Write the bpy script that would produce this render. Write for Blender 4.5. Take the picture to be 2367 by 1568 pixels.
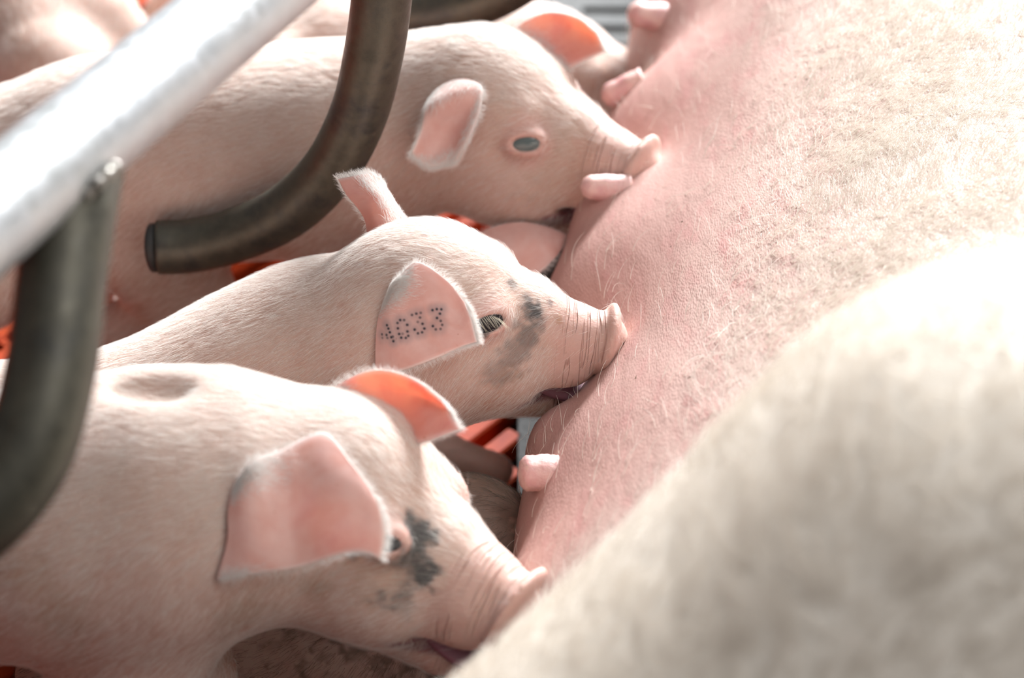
import bpy, math, numpy as np
from mathutils import Vector
from mathutils.bvhtree import BVHTree

for o in list(bpy.data.objects):
    bpy.data.objects.remove(o, do_unlink=True)
SC = bpy.context.scene
COL = SC.collection
rng = np.random.default_rng(7)

# ------------------------------------------------------------------ camera, world, light
W, H = 2367, 1568
FPX = 2367 * 85 / 36.0
PITCH = math.radians(35)
CAM = np.array([0.0, 0.0, 0.958])
FW = np.array([0.0, math.cos(PITCH), -math.sin(PITCH)])
UP = np.array([0.0, math.sin(PITCH), math.cos(PITCH)])
RT = np.array([1.0, 0.0, 0.0])

cam_d = bpy.data.cameras.new('camera')
cam = bpy.data.objects.new('camera', cam_d)
COL.objects.link(cam)
cam.location = CAM
cam.rotation_euler = (math.radians(90) - PITCH, 0, 0)
cam_d.lens = 85
cam_d.sensor_width = 36
cam_d.clip_start = 0.05
cam_d.dof.use_dof = True
cam_d.dof.focus_distance = 1.305
cam_d.dof.aperture_fstop = 5.0
SC.camera = cam

SC.view_settings.view_transform = 'Standard'
SC.view_settings.look = 'None'
SC.view_settings.gamma = 1
SC.view_settings.use_curve_mapping = False
SC.view_settings.exposure = 0.10
SC.cycles.max_bounces = 5
SC.cycles.diffuse_bounces = 3
SC.cycles.glossy_bounces = 2
SC.cycles.transmission_bounces = 2
SC.cycles.adaptive_threshold = 0.04
SC.cycles_curves.shape = 'RIBBONS'

world = bpy.data.worlds.new('world')
SC.world = world
world.use_nodes = True
wn = world.node_tree
wn.nodes.clear()
w_out = wn.nodes.new('ShaderNodeOutputWorld')
w_bg = wn.nodes.new('ShaderNodeBackground')
w_tc = wn.nodes.new('ShaderNodeTexCoord')
w_sep = wn.nodes.new('ShaderNodeSeparateXYZ')
w_rm = wn.nodes.new('ShaderNodeValToRGB')
w_rm.color_ramp.elements[0].position = 0.40
w_rm.color_ramp.elements[0].color = (0.10, 0.095, 0.09, 1)
w_rm.color_ramp.elements[1].position = 1.0
w_rm.color_ramp.elements[1].color = (1.0, 1.0, 1.02, 1)
w_mr = wn.nodes.new('ShaderNodeMapRange')
w_mr.inputs['From Min'].default_value = -1
w_mr.inputs['From Max'].default_value = 1
wn.links.new(w_tc.outputs['Generated'], w_sep.inputs[0])
wn.links.new(w_sep.outputs['Z'], w_mr.inputs['Value'])
wn.links.new(w_mr.outputs['Result'], w_rm.inputs[0])
wn.links.new(w_rm.outputs[0], w_bg.inputs['Color'])
wn.links.new(w_bg.outputs[0], w_out.inputs[0])
w_bg.inputs['Strength'].default_value = 0.34


def area(name, loc, target, sx, sy, power, color):
    d = bpy.data.lights.new(name, 'AREA')
    d.shape = 'RECTANGLE'
    d.size, d.size_y, d.energy, d.color = sx, sy, power, color
    o = bpy.data.objects.new(name, d)
    COL.objects.link(o)
    o.location = loc
    v = Vector(target) - Vector(loc)
    o.rotation_euler = v.to_track_quat('-Z', 'Y').to_euler()
    return o


area('barn_window_light', (1.2, 4.3, 2.15), (0, 1.15, 0.15), 2.0, 0.8, 715, (0.95, 0.98, 1.0))
area('roof_light', (0.75, 0.5, 1.75), (0.35, 0.7, 0.4), 0.9, 0.9, 12, (1.0, 0.985, 0.965))


# ------------------------------------------------------------------ helpers
def P(px, py, d):
    """point in the place seen at this spot of the frame, d metres along the optical axis"""
    return CAM + d * (FW + RT * ((px - W / 2) / FPX) + UP * ((H / 2 - py) / FPX))


def ray(px, py):
    v = FW + RT * ((px - W / 2) / FPX) + UP * ((H / 2 - py) / FPX)
    return v / np.linalg.norm(v)


def nrm(v):
    v = np.asarray(v, float)
    return v / (np.linalg.norm(v) + 1e-12)


def to_px(p):
    q = np.asarray(p) - CAM
    d = q @ FW
    return (q @ RT) / d * FPX + W / 2, H / 2 - (q @ UP) / d * FPX, d


class Field:
    """distance field made of smooth-blended primitives, meshed with surface nets"""

    def __init__(self):
        self.pr = []

    def cone(self, a, b, ra, rb, k=0.012, op='u'):
        a, b = np.asarray(a, float), np.asarray(b, float)
        lo = np.minimum(a - ra, b - rb)
        hi = np.maximum(a + ra, b + rb)

        def f(X, Y, Z):
            ba = b - a
            L = ba @ ba + 1e-12
            h = np.clip(((X - a[0]) * ba[0] + (Y - a[1]) * ba[1] + (Z - a[2]) * ba[2]) / L, 0, 1)
            dx, dy, dz = X - a[0] - h * ba[0], Y - a[1] - h * ba[1], Z - a[2] - h * ba[2]
            return np.sqrt(dx * dx + dy * dy + dz * dz) - (ra + (rb - ra) * h)
        self.pr.append((op, f, lo, hi, k))

    def ell(self, c, R, r, k=0.012, op='u'):
        c, r = np.asarray(c, float), np.asarray(r, float)
        R = np.asarray(R, float)
        e = np.sqrt(((R.T * r) ** 2).sum(1)) if R.ndim == 2 else r
        e = np.sqrt(((R * r[:, None]) ** 2).sum(0))

        def f(X, Y, Z):
            x, y, z = X - c[0], Y - c[1], Z - c[2]
            u = x * R[0, 0] + y * R[0, 1] + z * R[0, 2]
            v = x * R[1, 0] + y * R[1, 1] + z * R[1, 2]
            w = x * R[2, 0] + y * R[2, 1] + z * R[2, 2]
            k0 = np.sqrt((u / r[0]) ** 2 + (v / r[1]) ** 2 + (w / r[2]) ** 2)
            k1 = np.sqrt((u / r[0] ** 2) ** 2 + (v / r[1] ** 2) ** 2 + (w / r[2] ** 2) ** 2) + 1e-9
            return k0 * (k0 - 1) / k1
        self.pr.append((op, f, c - e, c + e, k))

    def mesh(self, h, lo=None, hi=None, smooth=2):
        us = [p for p in self.pr if p[0] == 'u']
        if lo is None:
            lo = np.min([p[2] for p in us], 0) - 4 * h
        if hi is None:
            hi = np.max([p[3] for p in us], 0) + 4 * h
        lo, hi = np.asarray(lo, float), np.asarray(hi, float)
        n = np.ceil((hi - lo) / h).astype(int) + 1
        F = np.full(n, 1.0, np.float32)
        ax = [(lo[i] + h * np.arange(n[i])).astype(np.float32) for i in range(3)]
        for op, f, a, b, k in self.pr:
            m = k + 5 * h
            i0 = np.clip(np.floor((a - m - lo) / h).astype(int), 0, n)
            i1 = np.clip(np.ceil((b + m - lo) / h).astype(int) + 1, 0, n)
            if np.any(i1 <= i0):
                continue
            sl = tuple(slice(i0[i], i1[i]) for i in range(3))
            d = f(ax[0][sl[0]][:, None, None], ax[1][sl[1]][None, :, None], ax[2][sl[2]][None, None, :]).astype(np.float32)
            A = F[sl]
            if op == 'u':
                t = np.clip(k - np.abs(A - d), 0, None) / k
                F[sl] = np.minimum(A, d) - t * t * t * k / 6.0
            else:
                d = -d
                t = np.clip(k - np.abs(A - d), 0, None) / k
                F[sl] = np.maximum(A, d) + t * t * t * k / 6.0
        F[0], F[-1] = 1, 1
        F[:, 0], F[:, -1] = 1, 1
        F[:, :, 0], F[:, :, -1] = 1, 1
        return surface_nets(F, lo, h, smooth)


def surface_nets(F, lo, h, smooth):
    s = F < 0
    nx, ny, nz = F.shape
    offs = [(i, j, k) for i in (0, 1) for j in (0, 1) for k in (0, 1)]
    cnt = np.zeros((nx - 1, ny - 1, nz - 1), np.int8)
    for i, j, k in offs:
        cnt += s[i:nx - 1 + i, j:ny - 1 + j, k:nz - 1 + k]
    act = (cnt > 0) & (cnt < 8)
    ids = np.argwhere(act)
    vid = np.full(act.shape, -1, np.int32)
    vid[act] = np.arange(len(ids))
    vals = np.stack([F[ids[:, 0] + i, ids[:, 1] + j, ids[:, 2] + k] for i, j, k in offs], 1)
    pos = np.zeros((len(ids), 3))
    c = np.zeros(len(ids))
    oa = np.array(offs, float)
    for a in range(8):
        for b in range(a + 1, 8):
            if np.abs(oa[a] - oa[b]).sum() != 1:
                continue
            m = (vals[:, a] < 0) != (vals[:, b] < 0)
            t = vals[m, a] / (vals[m, a] - vals[m, b])
            pos[m] += oa[a] + t[:, None] * (oa[b] - oa[a])
            c[m] += 1
    pos = (pos / c[:, None] + ids) * h + lo
    quads = []
    for axis in range(3):
        o1, o2 = [(1, 2), (2, 0), (0, 1)][axis]
        sa = [slice(None)] * 3
        sb = [slice(None)] * 3
        sa[axis] = slice(0, F.shape[axis] - 1)
        sb[axis] = slice(1, F.shape[axis])
        A, B = s[tuple(sa)], s[tuple(sb)]
        for flip in (False, True):
            m = (A & ~B) if not flip else (~A & B)
            e = np.argwhere(m)
            e = e[(e[:, o1] > 0) & (e[:, o2] > 0)]
            d1 = np.zeros(3, int)
            d2 = np.zeros(3, int)
            d1[o1], d2[o2] = 1, 1
            q = [e - d1 - d2, e - d2, e, e - d1]
            q = np.stack([vid[t[:, 0], t[:, 1], t[:, 2]] for t in q], 1)
            if flip:
                q = q[:, ::-1]
            quads.append(q)
    quads = np.concatenate(quads)
    quads = quads[(quads >= 0).all(1)]
    E = np.concatenate([quads[:, [0, 1]], quads[:, [1, 2]], quads[:, [2, 3]], quads[:, [3, 0]]])
    deg = np.bincount(E.ravel(), minlength=len(pos))[:, None] + 1e-9
    for it in range(smooth * 2):
        acc = np.zeros_like(pos)
        for ax_ in range(3):
            acc[:, ax_] = np.bincount(E[:, 0], pos[E[:, 1], ax_], len(pos)) + np.bincount(E[:, 1], pos[E[:, 0], ax_], len(pos))
        lam = 0.5 if it % 2 == 0 else -0.52
        pos = pos + lam * (acc / deg - pos)
    return pos, quads


def vnormals(v, f):
    n = np.cross(v[f[:, 2]] - v[f[:, 0]], v[f[:, 3]] - v[f[:, 1]]) if f.shape[1] == 4 else np.cross(v[f[:, 1]] - v[f[:, 0]], v[f[:, 2]] - v[f[:, 0]])
    out = np.zeros_like(v)
    for i in range(f.shape[1]):
        for a in range(3):
            out[:, a] += np.bincount(f[:, i], n[:, a], len(v))
    return out / (np.linalg.norm(out, axis=1)[:, None] + 1e-15)


def link(name, data, parent=None, base=None):
    o = bpy.data.objects.new(name, data)
    COL.objects.link(o)
    if parent is not None:
        o.parent = parent
    return o


def mesh_obj(name, v, f, mat, parent=None, attrs=None, smooth=True, base=(0, 0, 0)):
    me = bpy.data.meshes.new(name)
    v = np.asarray(v, float) - np.asarray(base, float)
    f = np.asarray(f)
    me.vertices.add(len(v))
    me.vertices.foreach_set('co', v.astype(np.float32).ravel())
    k = f.shape[1]
    me.loops.add(f.size)
    me.loops.foreach_set('vertex_index', f.astype(np.int32).ravel())
    me.polygons.add(len(f))
    me.polygons.foreach_set('loop_start', np.arange(0, f.size, k, dtype=np.int32))
    me.update(calc_edges=True)
    me.validate()
    me.polygons.foreach_set('use_smooth', np.full(len(me.polygons), smooth))
    for n, a in (attrs or {}).items():
        at = me.attributes.new(n, 'FLOAT', 'POINT')
        at.data.foreach_set('value', np.asarray(a, np.float32))
    me.materials.append(mat)
    return link(name, me, parent)


def empty(name, loc, label, cat, group=None):
    o = bpy.data.objects.new(name, None)
    COL.objects.link(o)
    o.location = loc
    o.empty_display_size = 0.05
    o['label'] = label
    o['category'] = cat
    if group:
        o['group'] = group
    return o


def sweep(pts, rad, seg=32, cap=True, closed_ends=True):
    """tube through pts (smoothed), returns quads mesh with rounded-flat caps"""
    pts = np.asarray(pts, float)
    rad = np.broadcast_to(np.asarray(rad, float), (len(pts),))
    T = np.gradient(pts, axis=0)
    T /= np.linalg.norm(T, axis=1)[:, None]
    n = nrm(np.cross(T[0], [0.3, 0.2, 1.0]))
    V = []
    for i in range(len(pts)):
        n = nrm(n - T[i] * (n @ T[i]))
        b = np.cross(T[i], n)
        a = np.linspace(0, 2 * np.pi, seg, endpoint=False)
        V.append(pts[i] + rad[i] * (np.cos(a)[:, None] * n + np.sin(a)[:, None] * b))
    V = np.concatenate(V)
    F = []
    m = len(pts)
    for i in range(m - 1):
        j = np.arange(seg)
        F.append(np.stack([i * seg + j, i * seg + (j + 1) % seg, (i + 1) * seg + (j + 1) % seg, (i + 1) * seg + j], 1))
    F = np.concatenate(F)
    if cap:
        for e, t in ((0, -1), (m - 1, 1)):
            c0 = len(V)
            V = np.concatenate([V, [pts[e]]])
            j = np.arange(0, seg, 2)
            ring = e * seg
            q = np.stack([np.full(len(j), c0), ring + j, ring + (j + 1) % seg, ring + (j + 2) % seg], 1)
            if t < 0:
                q = q[:, ::-1]
            F = np.concatenate([F, q])
    return V, F


def crom(pts, n):
    """Catmull-Rom through pts along axis 0"""
    pts = np.asarray(pts, float)
    m = len(pts)
    t = np.linspace(0, m - 1, n)
    i = np.clip(t.astype(int), 0, m - 2)
    u = (t - i).reshape((-1,) + (1,) * (pts.ndim - 1))
    ext = np.concatenate([[2 * pts[0] - pts[1]], pts, [2 * pts[-1] - pts[-2]]])
    p0, p1, p2, p3 = ext[i], ext[i + 1], ext[i + 2], ext[i + 3]
    return 0.5 * (2 * p1 + (p2 - p0) * u + (2 * p0 - 5 * p1 + 4 * p2 - p3) * u ** 2 + (3 * p1 - p0 - 3 * p2 + p3) * u ** 3)


# value noise on points
def vnoise(p, scale, seed=0):
    q = np.asarray(p) * scale + 137.0
    i = np.floor(q).astype(np.int64)
    f = q - i
    f = f * f * (3 - 2 * f)

    def hsh(a, b, c):
        x = (a * 73856093) ^ (b * 19349663) ^ (c * 83492791) ^ (seed * 2654435761)
        x = (x ^ (x >> 13)) * 1274126177 & 0x7fffffff
        return ((x ^ (x >> 16)) & 0xffff) / 65535.0
    r = 0
    for a in (0, 1):
        for b in (0, 1):
            for c in (0, 1):
                w = (f[:, 0] if a else 1 - f[:, 0]) * (f[:, 1] if b else 1 - f[:, 1]) * (f[:, 2] if c else 1 - f[:, 2])
                r = r + w * hsh(i[:, 0] + a, i[:, 1] + b, i[:, 2] + c)
    return r


def sstep(a, b, x):
    t = np.clip((x - a) / (b - a), 0, 1)
    return t * t * (3 - 2 * t)


# ------------------------------------------------------------------ materials
def nodes(name):
    m = bpy.data.materials.new(name)
    m.use_nodes = True
    nt = m.node_tree
    return m, nt, nt.nodes['Principled BSDF']


def L(nt, a, b):
    nt.links.new(a, b)


def mixc(nt, fac, a, b, mode='MIX'):
    n = nt.nodes.new('ShaderNodeMix')
    n.data_type = 'RGBA'
    n.blend_type = mode
    for idx, val in ((0, fac), (6, a), (7, b)):
        if hasattr(val, 'is_linked'):
            nt.links.new(val, n.inputs[idx])
        elif idx == 0:
            n.inputs[0].default_value = val
        else:
            n.inputs[idx].default_value = (*val, 1)
    return n.outputs[2]


def tex_noise(nt, scale, detail=3, rough=0.5, vec=None, dist=0):
    n = nt.nodes.new('ShaderNodeTexNoise')
    n.inputs['Scale'].default_value = scale
    n.inputs['Detail'].default_value = detail
    n.inputs['Roughness'].default_value = rough
    n.inputs['Distortion'].default_value = dist
    if vec is not None:
        nt.links.new(vec, n.inputs['Vector'])
    return n.outputs['Fac']


def ramp(nt, fac, stops):
    n = nt.nodes.new('ShaderNodeValToRGB')
    cr = n.color_ramp
    while len(cr.elements) < len(stops):
        cr.elements.new(0.5)
    for e, (p, c) in zip(cr.elements, stops):
        e.position = p
        e.color = (*c, 1) if len(c) == 3 else c
    nt.links.new(fac, n.inputs[0])
    return n.outputs[0]


def attr(nt, name):
    n = nt.nodes.new('ShaderNodeAttribute')
    n.attribute_name = name
    return n.outputs['Fac']


def objco(nt, scale=(1, 1, 1), rot=(0, 0, 0)):
    t = nt.nodes.new('ShaderNodeTexCoord')
    m = nt.nodes.new('ShaderNodeMapping')
    m.inputs['Scale'].default_value = scale
    m.inputs['Rotation'].default_value = rot
    nt.links.new(t.outputs['Object'], m.inputs['Vector'])
    return m.outputs[0]


def bump(nt, h, strength, dist, prev=None):
    b = nt.nodes.new('ShaderNodeBump')
    b.inputs['Strength'].default_value = strength
    b.inputs['Distance'].default_value = dist
    nt.links.new(h, b.inputs['Height'])
    if prev is not None:
        nt.links.new(prev, b.inputs['Normal'])
    return b.outputs[0]


def piglet_skin(name, base=(0.53, 0.385, 0.325), pink=(0.58, 0.345, 0.30)):
    m, nt, p = nodes(name)
    co = objco(nt)
    n1 = tex_noise(nt, 38, 4, 0.55, co)
    c = mixc(nt, ramp(nt, n1, [(0.42, (0, 0, 0)), (0.72, (1, 1, 1))]), base, tuple(b * f for b, f in zip(base, (0.9, 0.8, 0.76))))
    c = mixc(nt, attr(nt, 'pink'), c, pink)
    n2 = tex_noise(nt, 400, 2, 0.5, co)
    c = mixc(nt, ramp(nt, n2, [(0.70, (0, 0, 0)), (0.76, (0.5, 0.5, 0.5))]), c, (0.36, 0.20, 0.13))
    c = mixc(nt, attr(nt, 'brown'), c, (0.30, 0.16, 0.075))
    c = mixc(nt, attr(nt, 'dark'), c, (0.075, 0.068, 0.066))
    c = mixc(nt, attr(nt, 'mouth'), c, (0.20, 0.085, 0.10))
    L(nt, c, p.inputs['Base Color'])
    p.inputs['Roughness'].default_value = 0.55
    p.inputs['Specular IOR Level'].default_value = 0.35
    p.inputs['Subsurface Weight'].default_value = 0.35
    p.inputs['Subsurface Radius'].default_value = (1.0, 0.35, 0.2)
    p.inputs['Subsurface Scale'].default_value = 0.004
    cx = nt.nodes.new('ShaderNodeCombineXYZ')
    L(nt, attr(nt, 'hx'), cx.inputs[0])
    wv = nt.nodes.new('ShaderNodeTexNoise')
    wv.inputs['Scale'].default_value = 1.0
    ad = nt.nodes.new('ShaderNodeVectorMath')
    ad.operation = 'MULTIPLY_ADD'
    mp = nt.nodes.new('ShaderNodeMapping')
    mp.inputs['Scale'].default_value = (34, 34, 34)
    L(nt, co, mp.inputs['Vector'])
    sc = nt.nodes.new('ShaderNodeVectorMath')
    sc.operation = 'SCALE'
    sc.inputs['Scale'].default_value = 330.0
    L(nt, cx.outputs[0], sc.inputs[0])
    L(nt, sc.outputs[0], ad.inputs[0])
    ad.inputs[1].default_value = (1, 1, 1)
    L(nt, mp.outputs[0], ad.inputs[2])
    L(nt, ad.outputs[0], wv.inputs['Vector'])
    wv.inputs['Detail'].default_value = 1
    wm = nt.nodes.new('ShaderNodeMath')
    wm.operation = 'MULTIPLY'
    L(nt, ramp(nt, wv.outputs['Fac'], [(.36, (0, 0, 0)), (.46, (1, 1, 1)), (1, (1, 1, 1))]), wm.inputs[0])
    L(nt, attr(nt, 'snout'), wm.inputs[1])
    wr = bump(nt, wm.outputs[0], 0.9, 0.0013)
    L(nt, bump(nt, tex_noise(nt, 900, 2, 0.5, co), 0.35, 0.0006, bump(nt, tex_noise(nt, 120, 3, 0.5, co), 0.35, 0.0015, wr)), p.inputs['Normal'])
    return m


def ear_skin(name, inner=(0.80, 0.54, 0.49), trans=(1.0, 0.36, 0.2), tw=0.45):
    m, nt, p = nodes(name)
    co = objco(nt)
    n1 = tex_noise(nt, 60, 4, 0.6, co, 0.6)
    c = mixc(nt, ramp(nt, n1, [(0.4, (0, 0, 0)), (0.7, (1, 1, 1))]), inner, tuple(b * f for b, f in zip(inner, (0.92, 0.78, 0.74))))
    c = mixc(nt, attr(nt, 'rim'), c, (0.86, 0.78, 0.74))
    c = mixc(nt, ramp(nt, tex_noise(nt, 300, 2, 0.5, co), [(0.72, (0, 0, 0)), (0.78, (0.7, 0.7, 0.7))]), c, (0.42, 0.16, 0.07))
    c = mixc(nt, attr(nt, 'halo'), c, (0.27, 0.26, 0.27))
    c = mixc(nt, attr(nt, 'ink'), c, (0.04, 0.042, 0.055))
    L(nt, c, p.inputs['Base Color'])
    p.inputs['Roughness'].default_value = 0.6
    p.inputs['Specular IOR Level'].default_value = 0.25
    L(nt, bump(nt, n1, 0.3, 0.001), p.inputs['Normal'])
    tr = nt.nodes.new('ShaderNodeBsdfTranslucent')
    tc = mixc(nt, ramp(nt, tex_noise(nt, 45, 3, 0.6, co, 1.0), [(0.45, (0, 0, 0)), (0.75, (1, 1, 1))]), trans, (trans[0] * 0.85, trans[1] * 0.32, trans[2] * 0.3))
    tc = mixc(nt, attr(nt, 'ink'), tc, (0.1, 0.05, 0.05))
    L(nt, tc, tr.inputs['Color'])
    mx = nt.nodes.new('ShaderNodeMixShader')
    mx.inputs[0].default_value = tw
    L(nt, p.outputs[0], mx.inputs[1])
    L(nt, tr.outputs[0], mx.inputs[2])
    L(nt, mx.outputs[0], nt.nodes['Material Output'].inputs[0])
    return m


def hair_mat(name, col, tw=0.35):
    m, nt, p = nodes(name)
    hc = mixc(nt, attr(nt, 'dirt'), col, (0.16, 0.145, 0.13))
    L(nt, hc, p.inputs['Base Color'])
    p.inputs['Roughness'].default_value = 0.45
    p.inputs['Specular IOR Level'].default_value = 0.4
    tr = nt.nodes.new('ShaderNodeBsdfTranslucent')
    L(nt, hc, tr.inputs['Color'])
    mx = nt.nodes.new('ShaderNodeMixShader')
    mx.inputs[0].default_value = tw
    L(nt, p.outputs[0], mx.inputs[1])
    L(nt, tr.outputs[0], mx.inputs[2])
    L(nt, mx.outputs[0], nt.nodes['Material Output'].inputs[0])
    return m


def plain(name, col, rough=0.5, metal=0.0, spec=0.5):
    m, nt, p = nodes(name)
    p.inputs['Base Color'].default_value = (*col, 1)
    p.inputs['Roughness'].default_value = rough
    p.inputs['Metallic'].default_value = metal
    p.inputs['Specular IOR Level'].default_value = spec
    return m


M_SKIN = piglet_skin('piglet_skin')
M_EAR = ear_skin('piglet_ear_thin', trans=(1.0, 0.47, 0.28), tw=0.5)
M_EARN = ear_skin('piglet_ear', trans=(1.0, 0.50, 0.36), tw=0.28)
M_HAIR = hair_mat('piglet_hair', (0.93, 0.90, 0.86), 0.5)  # whitened to push the backlit glow along the backs
M_RIMHAIR = hair_mat('ear_hair', (0.92, 0.89, 0.86))
M_SOWHAIR = hair_mat('sow_hair', (0.74, 0.67, 0.59), 0.2)
M_HOOF = plain('hoof_horn', (0.30, 0.22, 0.17), 0.5)
M_TONGUE = plain('tongue_skin', (0.22, 0.09, 0.12), 0.65)


def eye_mat():
    m, nt, p = nodes('wet_eye')
    p.inputs['Base Color'].default_value = (0.012, 0.012, 0.016, 1)
    p.inputs['Roughness'].default_value = 0.12
    p.inputs['Specular IOR Level'].default_value = 0.25
    return m


M_EYE = eye_mat()
M_EYE_GREY = plain('grey_eye', (0.10, 0.13, 0.13), 0.12)


def sow_skin():
    m, nt, p = nodes('sow_skin')
    co = objco(nt)
    cs = objco(nt, (1.0, 0.35, 1.0), (0, 0, math.radians(-38)))
    n1 = tex_noise(nt, 14, 4, 0.55, co)
    c = mixc(nt, ramp(nt, n1, [(0.4, (0, 0, 0)), (0.65, (1, 1, 1))]), (0.53, 0.415, 0.36), (0.50, 0.37, 0.315))  # sow skin darkened so the window light does not burn out
    c = mixc(nt, attr(nt, 'thigh'), c, (0.88, 0.82, 0.74))  # thigh skin lightened toward the overexposed glare on it
    c = mixc(nt, attr(nt, 'udder'), c, (0.50, 0.295, 0.26))
    nr = tex_noise(nt, 75, 4, 0.6, cs)
    f = nt.nodes.new('ShaderNodeMath')
    f.operation = 'MULTIPLY'
    L(nt, ramp(nt, nr, [(0.5, (0, 0, 0)), (0.72, (1, 1, 1))]), f.inputs[0])
    L(nt, attr(nt, 'blotch'), f.inputs[1])
    c = mixc(nt, f.outputs[0], c, (0.50, 0.27, 0.245))
    c = mixc(nt, ramp(nt, tex_noise(nt, 330, 2, 0.5, co), [(0.71, (0, 0, 0)), (0.76, (0.75, 0.75, 0.75))]), c, (0.52, 0.25, 0.20))
    c = mixc(nt, ramp(nt, tex_noise(nt, 240, 1, 0.5, objco(nt, (1, 1, 1), (0.5, 0.2, 0.3))), [(0.79, (0, 0, 0)), (0.81, (1, 1, 1))]), c, (0.10, 0.06, 0.035))
    L(nt, c, p.inputs['Base Color'])
    p.inputs['Roughness'].default_value = 0.5
    p.inputs['Specular IOR Level'].default_value = 0.4
    vo = nt.nodes.new('ShaderNodeTexVoronoi')
    vo.feature = 'SMOOTH_F1'
    vo.inputs['Scale'].default_value = 1050
    vo.inputs['Smoothness'].default_value = 0.6
    L(nt, cs, vo.inputs['Vector'])
    inv = nt.nodes.new('ShaderNodeMath')
    inv.operation = 'SUBTRACT'
    inv.inputs[0].default_value = 1.0
    L(nt, vo.outputs['Distance'], inv.inputs[1])
    mu = nt.nodes.new('ShaderNodeMath')
    mu.operation = 'MULTIPLY'
    L(nt, inv.outputs[0], mu.inputs[0])
    L(nt, attr(nt, 'bumpy'), mu.inputs[1])
    b1 = bump(nt, mu.outputs[0], 0.38, 0.0007)
    b2 = bump(nt, tex_noise(nt, 60, 4, 0.6, cs), 0.35, 0.003, b1)
    L(nt, b2, p.inputs['Normal'])
    return m


M_SOW = sow_skin()


def pipe_mat(name, cols, rough, metal):
    m, nt, p = nodes(name)
    co = objco(nt)
    n1 = tex_noise(nt, 26, 5, 0.65, co)
    n2 = tex_noise(nt, 130, 4, 0.7, co)
    c = ramp(nt, n1, [(0.3, cols[0]), (0.5, cols[1]), (0.7, cols[2])])
    c = mixc(nt, ramp(nt, n2, [(0.45, (0, 0, 0)), (0.75, (0.6, 0.6, 0.6))]), c, cols[3])
    L(nt, c, p.inputs['Base Color'])
    p.inputs['Metallic'].default_value = metal
    L(nt, ramp(nt, n2, [(0.3, (rough - 0.08,) * 3), (0.7, (rough + 0.12,) * 3)]), p.inputs['Roughness'])
    L(nt, bump(nt, n2, 0.25, 0.001), p.inputs['Normal'])
    return m


M_GALV = pipe_mat('galvanised_rail', [(0.42, 0.43, 0.42), (0.56, 0.57, 0.58), (0.47, 0.49, 0.51), (0.62, 0.63, 0.66)], 0.42, 0.55)
M_BAR = pipe_mat('darkened_steel_bar', [(0.058, 0.054, 0.042), (0.095, 0.088, 0.068), (0.045, 0.045, 0.046), (0.13, 0.12, 0.09)], 0.45, 0.6)  # near-black reflections on the bars are mixed into these greys
M_WELD = pipe_mat('weld_bead', [(0.16, 0.14, 0.12), (0.3, 0.28, 0.25), (0.22, 0.2, 0.2), (0.4, 0.38, 0.36)], 0.45, 0.8)


# ------------------------------------------------------------------ ray hits
def bvh_of(v, f):
    return BVHTree.FromPolygons([tuple(x) for x in v], [tuple(int(i) for i in q) for q in f])


def hit(tree, px, py):
    r = ray(px, py)
    loc, nor, idx, dist = tree.ray_cast(Vector(CAM), Vector(r))
    if loc is None:
        return None, None
    return np.array(loc), np.array(nor)


# ------------------------------------------------------------------ hair
def hair_obj(name, mat, roots, norms, dirs, length, rad, parent, base, lift=0.35, curl=0.0, wave=0.0, pts=5, seed=1, dirt=None):
    r = np.random.default_rng(seed)
    n = len(roots)
    dirs = dirs + r.normal(0, wave, (n, 3))
    dirs = dirs - norms * (dirs * norms).sum(1)[:, None]
    dirs /= np.linalg.norm(dirs, axis=1)[:, None] + 1e-9
    lf = lift * r.uniform(0.5, 1.5, n)
    side = np.cross(norms, dirs)
    cu = curl * r.normal(0, 1, n)
    t = np.linspace(0, 1, pts)[None, :, None]
    ln = (length * r.uniform(0.6, 1.25, n))[:, None, None]
    lf = lf[:, None, None]
    d = dirs[:, None, :]
    nn = norms[:, None, :]
    pos = roots[:, None, :] + ln * (d * t + nn * lf * (t - 0.55 * t * t) + side[:, None, :] * cu[:, None, None] * t * t)
    pos = (pos - np.asarray(base)).reshape(-1, 3).astype(np.float32)
    cd = bpy.data.hair_curves.new(name)
    cd.add_curves([pts] * n)
    cd.position_data.foreach_set('vector', pos.ravel())
    ra = cd.attributes.get('radius') or cd.attributes.new('radius', 'FLOAT', 'POINT')
    prof = np.tile(np.linspace(1.0, 0.25, pts), n) * np.repeat(rad * r.uniform(0.7, 1.2, n), pts)
    ra.data.foreach_set('value', prof.astype(np.float32))
    if dirt is not None:
        da = cd.attributes.new('dirt', 'FLOAT', 'CURVE')
        da.data.foreach_set('value', np.asarray(dirt, np.float32))
    cd.materials.append(mat)
    o = link(name, cd, parent)
    o['kind'] = 'stuff'
    return o


def scatter(v, f, n, seed=3, dens=None, only_seen=True):
    """n random roots over the faces, weighted by area, kept where the photograph could see them"""
    r = np.random.default_rng(seed)
    a, b, c, d = (v[f[:, i]] for i in range(4))
    nr = np.cross(c - a, d - b)
    ar = 0.5 * np.linalg.norm(nr, axis=1)
    nf = nr / (2 * ar[:, None] + 1e-15)
    cen = (a + b + c + d) / 4
    w = ar.copy()
    if only_seen:
        px, py, dd = to_px(cen)
        w *= (px > -400) & (px < W + 400) & (py > -350) & (py < H + 350)
        view = cen - CAM
        view /= np.linalg.norm(view, axis=1)[:, None]
        w *= ((nf * view).sum(1) < 0.35)
    if dens is not None:
        w *= dens(cen)
    tot = w.sum()
    idx = r.choice(len(f), n, p=w / tot)
    u, s = r.random(n)[:, None], r.random(n)[:, None]
    p = (a[idx] * (1 - u) + b[idx] * u) * (1 - s) + (d[idx] * (1 - u) + c[idx] * u) * s
    return p, idx


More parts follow.
